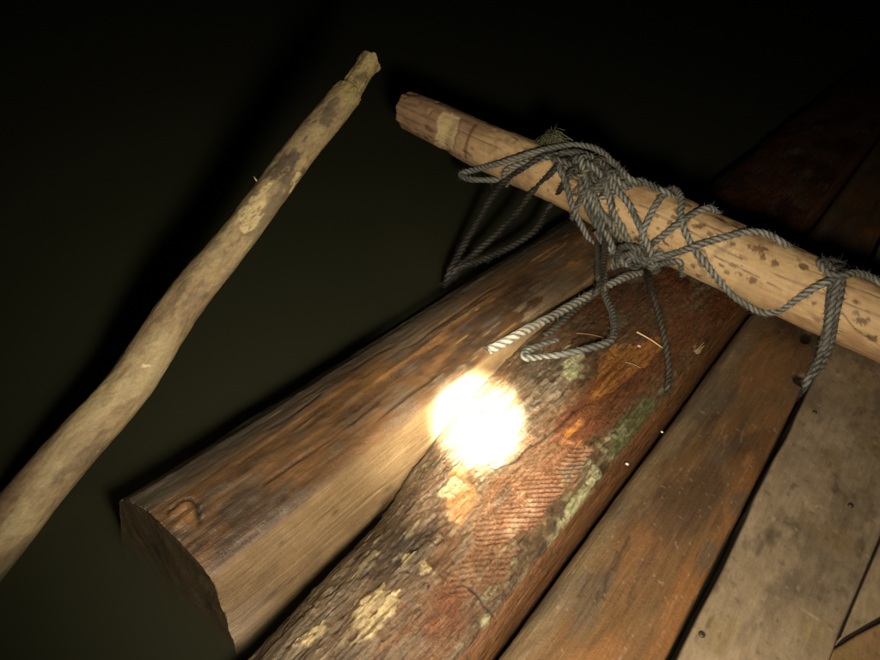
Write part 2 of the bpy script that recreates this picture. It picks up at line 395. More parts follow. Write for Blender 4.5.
tag(B1, 'rough log with flaking bark, orange gouges and pale green lichen under the bright torch spot', 'log')

# ---- brown slab -----------------------------------------------------------------
SC = [(.050, -.004), (.051, -.03), (.048, -.09), (-.06, -.09), (-.074, -.06), (-.0735, -.028), (-.068, -.012), (-.056, -.004), (-.03, .0), (.01, .002), (.042, .001)]
def Cp(pts): return [tuple(on_plane(px, py)[:2]) for px, py in pts]
def c_paint(x, y, z, nx, nz):
    N = len(x)
    wx = x + .012*fbm(x*12, y*7, 0, 60, 3); wy = y + .03*fbm(x*10, y*6, 0, 61, 2)
    streak = fbm(wx*190, wy*5.5, z*100, 62, 5, .62); big = fbm(wx*18, wy*6, z*18, 63, 4); med = fbm(x*60, y*25, z*60, 64, 4, .6)
    c = np.tile(np.array([.135, .074, .031]), (N, 1))
    c = mixc(c, (.20, .092, .034), sstep(0, .45, big+.4*streak)*.8)
    c = mixc(c, (.062, .036, .020), sstep(.05, .45, -big+.45*streak)*.75)
    c = mixc(c, (.19, .135, .072), sstep(-.035, -.066, x + .012*med + .01*big)*.85)     # worn pale left shoulder
    c = mixc(c, (.085, .070, .05), sstep(.1, .5, fbm(x*22, y*9, 0, 65, 3))*.6)
    kx, ky = on_plane(640, 545)[:2]                                                     # swirling grain around a knot
    kd = np.hypot((x-kx)/.03, (y-ky)/.055) + .25*med
    w = sstep(1.5, .2, kd); c = mixc(c, (.22, .105, .042), w*(.35+.1*np.sin(kd*20 + 4*med)))
    d = .0016*big + .0011*streak + .0008*med
    for ln in ([(618, 548), (611, 566), (606, 582), (604, 598)], [(630, 535), (620, 552), (614, 568)], [(592, 572), (585, 582), (579, 594)], [(600, 590), (596, 602)]):
        q = Cp(ln); g = np.exp(-(line_d(x+.002*med, y+.002*streak, q)/.0016)**2); c = mixc(c, (.03, .018, .011), g*.65); d = d - .0015*g
    # dark rot holes at the right edge by the binding
    for (px, py, rx, ry) in ((806, 338, .0075, .022), (800, 380, .010, .016)):
        hx, hy = on_plane(px, py)[:2]; g = sstep(1.15, .8, np.hypot((x-hx)/rx, (y-hy)/ry) + .15*med)
        c = mixc(c, (.008, .005, .004), g*.97); d = d - .006*g
    dk = np.exp(-(((x-.02)/.03)**2+((y-.80)/.06)**2)); c = mixc(c, (.04, .024, .015), dk*sstep(-.3, .3, med+big)*.7)
    fib = sstep(.5, .66, fbm(wx*240, wy*16, 0, 66, 3))*sstep(-.1, .3, big); c = mixc(c, (.32, .19, .09), fib*.35)
    sp = sstep(.86, .93, vnoise(x*240, y*230, 0, 67)); c = mixc(c, (.4, .33, .22), sp*.3)
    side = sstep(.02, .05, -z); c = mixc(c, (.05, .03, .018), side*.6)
    return c, .5 + .28*med + .15*big, d
sec = section(SC, 190)
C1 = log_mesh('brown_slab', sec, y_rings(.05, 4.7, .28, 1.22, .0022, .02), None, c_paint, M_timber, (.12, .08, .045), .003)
tag(C1, 'warm brown slab with swirling grain between the lichened log and the grey plank', 'slab')

# ---- planks ------------------------------------------------------------------------
def plank_paint(seed, base, pale, dark, wetv):
    def f(x, y, z, nx, nz):
        N = len(x)
        streak = .6*fbm(x*160, y*9, z*100, seed, 5, .6); big = fbm(x*20, y*9, z*18, seed+1, 4); med = fbm(x*55, y*34, z*60, seed+2, 4, .6); fine = fbm(x*220, y*150, z*200, seed+3, 3, .6)
        c = np.tile(np.array(base), (N, 1))
        c = mixc(c, pale, sstep(-.05, .5, big + .35*streak + .2*med)*.8)
        c = mixc(c, dark, sstep(.12, .5, -big + .5*med)*.62)
        c = mixc(c, (.085, .062, .035), sstep(.3, .6, fbm(x*34, y*16, 0, seed+4, 4, .6))*.75)
        c = mixc(c, (.17, .12, .045), sstep(.15, .5, fbm(x*26, y*14, 0, seed+6, 3))*.5)
        sp = sstep(.78, .9, vnoise(x*190, y*180, 0, seed+5)+.3*fine)*sstep(.0, .3, med); c = mixc(c, (.42, .37, .28), sp*.35)
        sp = sstep(.7, .85, vnoise(x*170, y*120, 0, seed+7)+.35*fine); c = mixc(c, (.06, .045, .03), sp*.4)
        mot = fbm(x*90, y*55, 0, seed+8, 4, .65); c = c*(1 + .28*mot[:, None])
        d = .0009*big + .0006*streak + .0005*med
        c = mixc(c, (.03, .022, .014), sstep(.5, .9, np.abs(nx))*.85)          # gap shade painted into the colour of the side faces
        return c, wetv + .2*med, d
    return f
d_base = plank_paint(80, (.215, .162, .102), (.27, .21, .14), (.115, .087, .058), .25)
def d_paint(x, y, z, nx, nz):
    c, w, d = d_base(x, y, z, nx, nz)
    # short pale scuffs lying across the grain, each its own scratch
    r = np.random.default_rng(5)
    for k in range(24):
        x0 = r.uniform(.06, .185); y0 = r.uniform(.45, 1.05); a = r.uniform(-.6, .6); l = r.uniform(.004, .018)
        g = np.exp(-(line_d(x, y, [(x0, y0), (x0+l*math.cos(a), y0+l*math.sin(a))])/.0011)**2); c = mixc(c, (.42, .37, .28), g*r.uniform(.15, .4))
    for (px, py, rx, ry, k) in ((716, 556, .014, .02, .6), (705, 455, .012, .02, .0), (770, 545, .01, .018, .55), (800, 590, .02, .03, .4), (850, 580, .018, .05, .4)):
        hx, hy = on_plane(px, py)[:2]; g = np.exp(-(((x-hx)/rx)**2+((y-hy)/ry)**2))*sstep(-.5, .2, fbm(x*90, y*60, 0, 93)); c = mixc(c, (.065, .05, .036), g*k)
    for ln in ([(700, 500), (716, 497), (735, 502), (752, 500)], [(735, 415), (742, 440), (738, 470)]):
        q = Cp(ln); g = np.exp(-(line_d(x, y + .002*fbm(x*90, y*90, 0, 94), q)/.001)**2); c = mixc(c, (.36, .31, .23), g*.5)
    return c, w, d
def slab_sec(x0, x1, zt, th, n, r=.003):
    return section([(x1, zt-r), (x1, zt-th+r), (x1-r, zt-th), (x0+r, zt-th), (x0, zt-th+r), (x0, zt-r), (x0+r*.4, zt-r*.35), (x0+r*1.2, zt), (x1-r*1.2, zt), (x1-r*.4, zt-r*.35)], n, False)
def d_shift(X, Y, Z):
    k = np.clip((X-.058)/.121, 0, 1); return X + k*np.interp(Y, [.4, .586, .764, 2], [-.006, 0, .014, .02]) + (1-k)*.0015*vnoise(Y*14, 0*Y, 0, 2), Z
D1 = log_mesh('grey_plank', slab_sec(.058, .179, .008, .05, 240), y_rings(.05, 4.8, .40, 1.22, .0026, .02), d_shift, d_paint, M_plank, (.16, .13, .09), .003)
tag(D1, 'broad flat grey tan plank with nail heads and pale scuffs, right of the brown slab', 'plank')
M_nail = plain_mat('rusty_iron', (.03, .022, .018), .5, .5, 900)
for px, py in ((815, 412), (851, 505), (702, 634)):
    p = on_plane(px, py, .009); V = []; fc = []
    for r_, h in ((.0034, -.004), (.0034, .0002), (.0028, .0008), (.001, .001)):
        for k in range(12):
            a = k*math.pi/6; V.append(p + np.array([r_*math.cos(a), r_*math.sin(a), h]))
    for i in range(3):
        for k in range(12): fc.append([i*12+k, i*12+(k+1) % 12, (i+1)*12+(k+1) % 12, (i+1)*12+k])
    fc.append(list(range(36, 48)))
    mesh_obj('nail', V, fc, M_nail, parent=D1)

def gap_x(y): return .175 + (y-.57)*.49
def e_shift(X, Y, Z):
    l = np.interp(Y, [.4, .586, .764, 2], [.1750, .1810, .1950, .201]); r = np.minimum(gap_x(Y) - .001, .33); r = np.maximum(r, l+.002)
    u = np.clip((X-.19)/.14, 0, 1); return l + (r-l)*u, Z
E1 = log_mesh('split_plank', slab_sec(.19, .33, .007, .05, 160), y_rings(.588, 4.6, .588, 1.1, .003, .02), e_shift,
              plank_paint(120, (.20, .145, .085), (.28, .21, .13), (.09, .065, .04), .3), M_plank, (.16, .12, .08), .003)
tag(E1, 'narrow splintered plank tapering to a point between the broad grey plank and the corner board', 'plank')
def f_shift(X, Y, Z):
    l = gap_x(Y) + .0022 + .0008*vnoise(Y*60, 0*Y, 0, 8); u = np.clip((X-.2)/.16, 0, 1); return l + .16*u, Z
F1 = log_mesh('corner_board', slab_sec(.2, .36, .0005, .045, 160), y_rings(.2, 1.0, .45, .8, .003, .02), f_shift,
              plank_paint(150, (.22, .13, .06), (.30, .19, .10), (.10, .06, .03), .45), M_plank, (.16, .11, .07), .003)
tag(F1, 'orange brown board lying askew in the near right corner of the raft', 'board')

# ================================================================== TUBES (poles)
class Tube:
    def __init__(s, pts, rad, n=400):
        P = np.asarray(pts, float); R = np.asarray(rad, float)
        Q = catmull(np.c_[P, R], .004); Q = resample(Q, n); s.P = Q[:, :3]; s.R = Q[:, 3]
        s.T = np.gradient(s.P, axis=0); s.T /= np.linalg.norm(s.T, axis=1)[:, None]
        up = np.array([0, 0, 1.0]); s.U = up - (s.T@up)[:, None]*s.T; s.U /= np.linalg.norm(s.U, axis=1)[:, None]
        s.W = np.cross(s.T, s.U)
        s.S = np.r_[0, np.cumsum(np.linalg.norm(np.diff(s.P, axis=0), axis=1))]
    def nearest(s, p):
        d = np.linalg.norm(s.P - p, axis=1); i = int(d.argmin()); return i, d[i]
    def hit(s, px, py, lift=0.0, back=False):
        d = ray(px, py); ts = np.linspace(.35, 2.2, 1850); Q = EYE + ts[:, None]*d
        D = np.linalg.norm(Q[:, None, :] - s.P[None, ::4], axis=2); i = D.argmin(1); g = D[np.arange(len(ts)), i] - s.R[::4][i] - lift
        neg = np.where(g < 0)[0]
        k = int(g.argmin()) if len(neg) == 0 else (neg[-1] if back else neg[0])
        return Q[k]
    def uv(s, p):
        i, _ = s.nearest(p); v = p - s.P[i]; return s.S[i], math.atan2(v @ s.W[i], v @ s.U[i])
    def at(s, x, ang, lift):
        """hidden point: x along the tube axis, ang degrees from the top towards the viewer"""
        i = int(np.abs(s.P[:, 0]-x).argmin()); a = math.radians(ang); toward = np.array([0, -1.0, 0])
        return s.P[i] + (s.R[i]+lift)*(math.cos(a)*np.array([0, 0, 1.0]) + math.sin(a)*toward)

def tube_mesh(tube, name, mat, paint, nseg=120, parent=None, i0=0, i1=None, cap_pull=(.0, .0)):
    P, R, U, W, T, Sx = [a[i0:i1] for a in (tube.P, tube.R, tube.U, tube.W, tube.T, tube.S)]
    m = len(P); th = np.linspace(-math.pi, math.pi, nseg, endpoint=False)
    SS = np.repeat(Sx, nseg); TH = np.tile(th, m); RR = np.repeat(R, nseg)
    dirv = np.cos(TH)[:, None]*np.repeat(U, nseg, 0) + np.sin(TH)[:, None]*np.repeat(W, nseg, 0)
    tint, wet, disp, axial = paint(SS, TH, RR, dirv)
    V = np.repeat(P, nseg, 0) + (RR+disp)[:, None]*dirv + axial[:, None]*np.repeat(T, nseg, 0)
    i = np.arange(m-1)[:, None]*nseg; j = np.arange(nseg)[None]; j2 = (j+1) % nseg
    faces = np.stack([i+j, i+j2, i+nseg+j2, i+nseg+j], -1).reshape(-1, 4).tolist()
    Vs = [V]; Ts = [tint]; Ws = [wet]; base = len(V)
    for side in (0, 1):
        rim = np.arange(nseg) + (0 if side == 0 else (m-1)*nseg); c = V[rim].mean(0); prev = rim
        ax = -T[0] if side == 0 else T[-1]
        for f in (.93, .75, .5, .25, .06):
            Q = c + (V[rim]-c)*f + ax*cap_pull[side]*(1-f**2) + ax[None]*(fbm(V[rim][:, 1]*90*f, V[rim][:, 2]*90*f, V[rim][:, 0]*90*f, 3)*.0025)[:, None]
            idx = base+np.arange(nseg); base += nseg
            Vs.append(Q); g = 1 + .3*fbm(Q[:, 0]*150, Q[:, 1]*150, Q[:, 2]*150, 6); Ts.append(tint[rim]*(.55+.25*f)*g[:, None]); Ws.append(wet[rim])
            fc = np.stack([prev, np.roll(prev, -1), np.roll(idx, -1), idx], -1)
            faces += (fc[:, ::-1] if side == 0 else fc).tolist(); prev = idx
        f = prev.tolist(); faces.append(f[::-1] if side == 0 else f)
    # outward orientation
    o = mesh_obj(name, np.vstack(Vs), faces, mat, np.vstack(Ts), np.concatenate(Ws), parent=parent)
    return o

# ---- the pale crossbar -----------------------------------------------------------
BY = 1.16
def bar_at(px, py, z): return on_plane(px, py, z)
BPIX = [(405, 109.5, 18), (445, 127.5, 20.5), (490, 149, 22.3), (565, 180.5, 25.8), (610, 201, 29), (665, 226, 32), (760, 271, 34.5), (880, 323, 36)]
bpts, brad = [], []
for x_, y_, h_ in BPIX:
    p_ = on_plane(x_, y_, .072); bpts.append(p_); brad.append(h_*depth_of(p_)/F)
dv = bpts[-1]-bpts[-2]; dv /= np.linalg.norm(dv); bpts.append(bpts[-1] + dv*.4); brad.append(brad[-1]*1.04)
BAR = Tube(bpts, brad, 620)
def bar_uv(pts):
    out = []
    for px, py in pts:
        s, a = BAR.uv(BAR.hit(px, py)); out.append((s, a*.042))
    return out
K_notch = bar_uv([(437, 118), (444, 112), (461, 118), (458, 132), (454, 150), (444, 149), (436, 146), (438, 132)])
K_ring = bar_uv([(476, 124), (480, 126), (474, 152), (468, 160), (466, 158), (472, 140)])
K_spots = [bar_uv([p])[0] + (r,) for p, r in (((637, 239), .009), ((621, 226), .010), ((663, 240), .005), ((756, 247), .012), ((763, 258), .006), ((752, 281), .007), ((774, 262), .006),
          ((700, 225), .008), ((722, 219), .010), ((735, 226), .008), ((802, 268), .008), ((855, 300), .007), ((862, 322), .010), ((870, 338), .009), ((815, 304), .005), ((706, 257), .006),
          ((668, 245), .005), ((540, 200), .006), ((547, 190), .005), ((596, 235), .005), ((660, 196), .007), ((690, 206), .005))]
K_lines = [bar_uv(l) for l in ([(738, 267), (760, 278)], [(768, 283), (782, 290)], [(715, 256), (728, 262)], [(840, 310), (856, 330)], [(856, 330), (880, 345)], [(640, 205), (650, 209)])]
def bar_paint(s, th, r, dv_):
    N = len(s); v = th*.042
    # wrap-safe noise on the cylinder surface
    cx, cz = np.cos(th)*.042, np.sin(th)*.042
    big = fbm(s*11, cx*26, cz*26, 201, 4); med = fbm(s*40, cx*70, cz*70, 202, 4, .6); fine = fbm(s*150, cx*260, cz*260, 203, 3, .6); st = fbm(s*10, cx*240, cz*240, 204, 4, .6)
    c = np.tile(np.array([.58, .395, .205]), (N, 1))
    c = mixc(c, (.67, .49, .275), sstep(0, .5, big + .3*st)*.7)
    c = mixc(c, (.37, .215, .11), sstep(.08, .5, -big + .45*med)*.6)
    tip = sstep(.26, .14, s + .03*med)                       # pinkish inner bark left on the end
    c = mixc(c, (.33, .20, .125), tip*.75); c = mixc(c, (.20, .115, .07), tip*sstep(.0, .4, st+.5*med)*.65)
    top = np.exp(-((th+.15)/.75)**2); c = mixc(c, (.26, .145, .07), top*sstep(-.15, .4, med+.5*fine+.3*big)*.55)
    d = .0022*big + .0010*med + .0004*st + .0016*fbm(s*9, np.cos(th)*2.2, np.sin(th)*2.2, 208, 3)
    rub = np.exp(-((s-.30)/.11)**2) + np.exp(-((s-.73)/.04)**2); c = mixc(c, (.24, .18, .11), rub*sstep(.0, .4, fbm(s*70, cx*60, cz*60, 209, 4))*.6)     # grime under the lashings
    for (a0, w0_, ln, sd_) in ((-.1, .0010, .35, 211), (.55, .0008, .25, 212), (1.0, .0009, .3, 213)):
        tt = a0 + .12*fbm(s*5, 0*s, 0, sd_); g = np.exp(-((v-tt*.042)/w0_)**2)*sstep(.12, .2, vnoise(s*9, 0*s, 0, sd_)); c = mixc(c, (.10, .055, .028), g*.75); d = d - .0012*g
    m = sstep(-.002, .002, poly_sd(s, v, K_notch) + .004*med + .003*fine + .003*st); c = mixc(c, (.62, .48, .25), m*.95); d = d - .003*m + .0006*m*st
    low = sstep(.004, .0, np.abs(s - K_notch[5][0]) - .006)*sstep(.55, .9, np.abs(v - K_notch[2][1])/.06)
    m = np.exp(-(line_d(s, v, [(K_ring[0][0], K_ring[0][1]), (K_ring[4][0], K_ring[4][1])])/.0035)**2)*sstep(-.5, 0, med+.2); c = mixc(c, (.12, .06, .03), m*.8); d = d - .001*m
    for (a, b, rr) in K_spots:
        q = np.hypot((s-a)/rr, (v-b)/(rr*.55)); g = sstep(1.0, .5, q + 1.5*fbm(s*120, v*190, 0, 205, 4, .65)); c = mixc(c, (.12, .06, .028), g*.8); d = d - .0006*g
    for l in K_lines:
        g = np.exp(-(line_d(s, v + .0012*med, l)/.0009)**2); c = mixc(c, (.07, .035, .018), g*.8); d = d - .0008*g
    fl = sstep(.50, .62, vnoise(s*75, cx*170, cz*170, 206)+.35*fine)*sstep(-.05, .3, big); c = mixc(c, (.13, .07, .035), fl*.7)
    # hewn bevels at the free end
    e = sstep(.05, .0, s); ang8 = np.abs(((th*4/math.pi) + .5) % 1 - .5); d = d - e*.0055*(.5-ang8)*2 - .0012*sstep(.006, 0, s)
    d = d - .0035*np.exp(-((s-K_notch[2][0]+.012)/.012)**2)*sstep(-.2, .6, np.cos(th-K_notch[4][1]/.042))
    d = d - .004*sstep(.3, .55, fbm(s*60, th*1.2, 0, 207))*sstep(.105, .085, s)*sstep(.07, .085, s)
    ax = -.006*np.cos(th+.6)*sstep(.05, 0, s)
    return c, .30 + .15*med, d, ax
bar = tube_mesh(BAR, 'pale_pole', M_bar, bar_paint, 150, cap_pull=(.004, .003))
tag(bar, 'pale peeled pole with brown knots lying across the raft, tied down with rope', 'pole')

# ---- the long grey pole over the water ---------------------------------------------
pix = [(0, 536, 27), (40, 487, 25.5), (80, 441, 24), (108, 410, 23), (135, 376, 22), (165, 330, 20.6), (195, 288, 19.5), (245, 226, 17.3), (300, 151, 16.2), (335, 109, 15.6), (343, 99, 14.6), (349, 92, 12.6)]
def pole_t(px, py):
    k = math.hypot(px, 536-py)/math.hypot(349, 444); return 1/(1/.74 + (1/1.06-1/.74)*k)
pp, pr = [], []
for (x, y, h) in pix:
    t = pole_t(x, y); pp.append(at_depth(x, y, t)); pr.append(h*t/F)
d0 = pp[0]-pp[1]; d0 /= np.linalg.norm(d0)
ext = [pp[0] + d0*k for k in (.45, .3, .15)]
d1 = pp[-1]-pp[-2]; d1 /= np.linalg.norm(d1)
STK = Tube(ext + pp, [pr[0]]*3 + pr, 560)
def stk_uv(pts): return [(s, a*.03) for s, a in (STK.uv(STK.hit(*p)) for p in pts)]
J_peel = stk_uv([(236, 216), (250, 200), (262, 188), (271, 184), (268, 200), (256, 226), (244, 236), (236, 228)])
J_peel2 = stk_uv([(288, 190), (296, 172), (300, 176), (290, 198)]); J_dark = stk_uv([(262, 180), (280, 160), (300, 150), (296, 168), (280, 184)])
J_fleck = stk_uv([(141, 364), (150, 364), (150, 367), (142, 368)])
smax = STK.S[-1]
def stk_paint(s, th, r, dv_):
    N = len(s); v = th*.03; cx, cz = np.cos(th)*.03, np.sin(th)*.03
    big = fbm(s*9, cx*30, cz*30, 301, 4); med = fbm(s*34, cx*80, cz*80, 302, 4, .6); fine = fbm(s*140, cx*260, cz*260, 303, 3, .6)
    c = np.tile(np.array([.335, .25, .138]), (N, 1))
    fb = fbm(s*12, cx*420, cz*420, 308, 4, .6); c = c*(1 + .22*fb)[:, None]
    c = mixc(c, (.44, .36, .20), sstep(0, .32, big+.5*med)*.8); c = mixc(c, (.12, .09, .058), sstep(.05, .5, -big+.75*med+.35*fine)*.55)
    c = mixc(c, (.22, .14, .085), sstep(.1, .4, fbm(s*14, cx*40, cz*40, 304, 3))*.5)
    up = sstep(smax-.62, smax-.1, s); c = mixc(c, (.24, .185, .11), up*.5); c = mixc(c, (.36, .29, .14), up*sstep(.0, .4, -med+.6*fine)*.6); c = mixc(c, (.085, .068, .045), up*sstep(-.1, .25, med+.5*big+.35*fine)*.75)
    tp = sstep(smax-.06, smax-.01, s+.02*med); c = mixc(c, (.30, .24, .10), tp*.7)
    d = .0014*big + .0008*med + .0004*fine
    g = sstep(-.003, .003, poly_sd(s, v, J_dark) + .003*med); c = mixc(c, (.075, .06, .042), g*sstep(-.5, .2, med+fine)*.7)
    for q in (J_peel, J_peel2):
        sd = poly_sd(s, v, q) + .004*med + .0035*fine; g = sstep(0, .0025, sd + .006*vnoise(s*90, v*260, 0, 307))*sstep(-.2, .05, fine+.5*med+.15); c = mixc(c, (.55, .45, .24), g*.9); d = d - .0012*g + .0015*g*fine
    g = sstep(0, .001, poly_sd(s, v, J_fleck)); c = mixc(c, (.7, .58, .38), g)
    knob = np.exp(-((s - STK.S[230])/.03)**2); d = d + .0004*knob*np.cos(th-1)
    d = d + .002*sstep(smax-.03, smax, s)*(1+1.2*fine)
    return c, .28+.12*med, d, .004*fbm(th*1.4, s*0, 0, 306)*sstep(smax-.02, smax, s)
stake = empty('leaning_pole', (STK.P[0][0], STK.P[0][1], STK.P[0][2]))
tag(stake, 'long slightly bent grey pole with a narrow broken tip, rising over the dark water', 'pole')
tube_mesh(STK, 'shaft', M_stake, stk_paint, 110, parent=stake, cap_pull=(.004, .006))
tip_pix = [(343, 101, 12.6), (352, 87, 11.8), (360, 75, 10.4), (365, 68, 10.6), (370, 61, 12.2)]
tp_, tr_ = [], []
for (x, y, h) in tip_pix:
    t = pole_t(x, y); tp_.append(at_depth(x, y, t)); tr_.append(h*t/F)
TIP = Tube(tp_, tr_, 60)
def tip_paint(s, th, r, dv_):
    N = len(s); cx, cz = np.cos(th)*.02, np.sin(th)*.02
    med = fbm(s*60, cx*120, cz*120, 311, 4, .6); fine = fbm(s*200, cx*300, cz*300, 312, 3); st = fbm(s*15, cx*300, cz*300, 313, 3)
    c = np.tile(np.array([.31, .25, .115]), (N, 1)); c = mixc(c, (.16, .12, .06), sstep(0, .35, med+.4*st)*.8); c = mixc(c, (.47, .39, .18), sstep(.2, .5, -med+.5*fine)*.7)
    end = sstep(TIP.S[-1]-.012, TIP.S[-1], s)
    return c, .3+0*s, .0022*med + .001*fine + .002*st + end*.003*fbm(th*2, 0*s, 0, 314), end*.006*fbm(th*1.7, 0*s, 0, 315)
tube_mesh(TIP, 'broken_tip', M_stake, tip_paint, 70, parent=stake, cap_pull=(.0, .004))
# splinters standing off the bark
V, fc = [], []
def sliver(V, fc, p, q, w):
    p, q = np.asarray(p), np.asarray(q); t = (q-p)/np.linalg.norm(q-p); a = np.cross(t, [.3, .5, .81]); a /= np.linalg.norm(a); b = np.cross(t, a); n = len(V)
    for k in range(3): V.append(p + w*(math.cos(k*2.09)*a + math.sin(k*2.09)*b))
    for k in range(3): V.append(.5*(p+q) + .7*w*(math.cos(k*2.09)*a + math.sin(k*2.09)*b))
    V.append(q)
    for k in range(3):
        k2 = (k+1) % 3; fc.append([n+k, n+k2, n+3+k2, n+3+k]); fc.append([n+3+k, n+3+k2, n+6])
p = STK.hit(257, 181); sliver(V, fc, p, at_depth(253.5, 176, depth_of(p)), .0014)
mesh_obj('splinter', V, fc, plain_mat('pale_splinter', (.5, .4, .22)), parent=stake, smooth=False)

# ================================================================== ROPES
RR = .0055
def rope_mesh(name, pts, parent, r=RR, tint=(.19, .193, .172), fuzz=110, seed=0, wet=.45, pitch=None, label=None, dirty=.5):
    rng = np.random.default_rng(seed+100)
    P = catmull(pts, .002); L = np.linalg.norm(np.diff(P, axis=0), axis=1).sum(); n = max(12, int(L/.0016)); P = resample(P, n)
    s = np.linspace(0, L, n)
    T = np.gradient(P, axis=0); T /= np.linalg.norm(T, axis=1)[:, None]+1e-12
    U = np.zeros_like(P); a = np.cross(T[0], [.2, .3, .93]); U[0] = a/np.linalg.norm(a)
    for i in range(1, n):
        a = U[i-1] - (U[i-1]@T[i])*T[i]; U[i] = a/np.linalg.norm(a)
    W = np.cross(T, U); k = 30; th = np.linspace(0, 2*math.pi, k, endpoint=False)
    pitch = pitch or r*6.2
    S = np.repeat(s, k); TH = np.tile(th, n); ph = TH - S*2*math.pi/pitch
    lobe = np.abs(np.cos(1.5*ph))                      # three round strands
    rad = r*(.60 + .44*np.sqrt(lobe + .02)) * (1 + .07*fbm(S*60, TH*0, 0, seed))
    yarn = np.sin(14*ph + S*900); rad = rad*(1 + .025*yarn)
    V = np.repeat(P, k, 0) + rad[:, None]*(np.cos(TH)[:, None]*np.repeat(U, k, 0) + np.sin(TH)[:, None]*np.repeat(W, k, 0))
    i = np.arange(n-1)[:, None]*k; j = np.arange(k)[None]; j2 = (j+1) % k
    fc = np.stack([i+j, i+j2, i+k+j2, i+k+j], -1).reshape(-1, 4).tolist()
    fc.append(list(range(k))[::-1]); fc.append(list(range((n-1)*k, n*k)))
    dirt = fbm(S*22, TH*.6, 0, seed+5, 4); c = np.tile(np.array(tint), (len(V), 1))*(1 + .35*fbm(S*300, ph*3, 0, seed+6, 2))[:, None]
    c = mixc(c, np.array(tint)*.34, sstep(-.25+.5*(1-dirty), .45, dirt)*.85); c = mixc(c, np.array(tint)*.22, sstep(.5, .12, lobe)*.8); c = mixc(c, np.array(tint)*2.3, sstep(.65, .98, lobe)*sstep(-.2, .4, fbm(S*26, TH*0, 0, seed+8)+.15)*.6)  # dirt blotches, darkened grooves, and strand highlights painted into the tint
    V = V.tolist(); C2 = [c]
    for _ in range(int(fuzz*L/.1)):
        i = rng.integers(0, n); a = rng.uniform(0, 6.28); nrm = math.cos(a)*U[i] + math.sin(a)*W[i]
        p0 = P[i] + nrm*r*.8; l = rng.uniform(.003, .011); p1 = p0 + l*(.6*nrm + rng.uniform(-1, 1)*T[i] + rng.normal(0, .3, 3))
        b = len(V); sliver(V, fc, p0, p1, .00038); C2.append(np.tile(np.array(tint)*rng.uniform(.5, 1.3), (len(V)-b, 1)))
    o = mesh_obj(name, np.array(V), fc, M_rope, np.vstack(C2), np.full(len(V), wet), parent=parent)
    if label: o['label'] = label
    return o
def path(spec):
    out = [None]*len(spec); px = [None]*len(spec)
    for i, e in enumerate(spec):
        k = e[0]
        if k == 'b': out[i] = BAR.hit(e[1], e[2], e[3] if len(e) > 3 else RR)
        elif k == 't': out[i] = at_depth(e[1], e[2], e[3])
        elif k == 'd': out[i] = on_plane(e[1], e[2], e[3])
        elif k == 'B': out[i] = on_top(e[1], e[2], lambda x_, y_: b_top(x_, y_) + .011 + e[3])
        elif k == 'w': out[i] = BAR.at(e[1], e[2], e[3] if len(e) > 3 else RR)
        if k in 'btdfB': px[i] = (e[1], e[2])
    for i, e in enumerate(spec):                       # free points: depth between neighbours
        if e[0] == 'f':
            a = i-1
            while spec[a][0] == 'f': a -= 1
            b = i+1
            while spec[b][0] == 'f': b += 1
            da, db = depth_of(out[a]), depth_of(out[b]); cum = [0.0]
            for q in range(a+1, b+1): cum.append(cum[-1] + math.dist(px[q], px[q-1]))
            out[i] = at_depth(e[1], e[2], da + (db-da)*cum[i-a]/cum[-1])
    return out
l1, l2, l3 = RR*.9, RR*2.5, RR*3.9
def bx(px, py): return BAR.hit(px, py)[0]
lash = empty('rope_lashing', BAR.at(bx(610, 210), 180, 0)); tag(lash, 'tangled grey rope around the middle of the pale pole, loose end lying on the timber', 'rope')
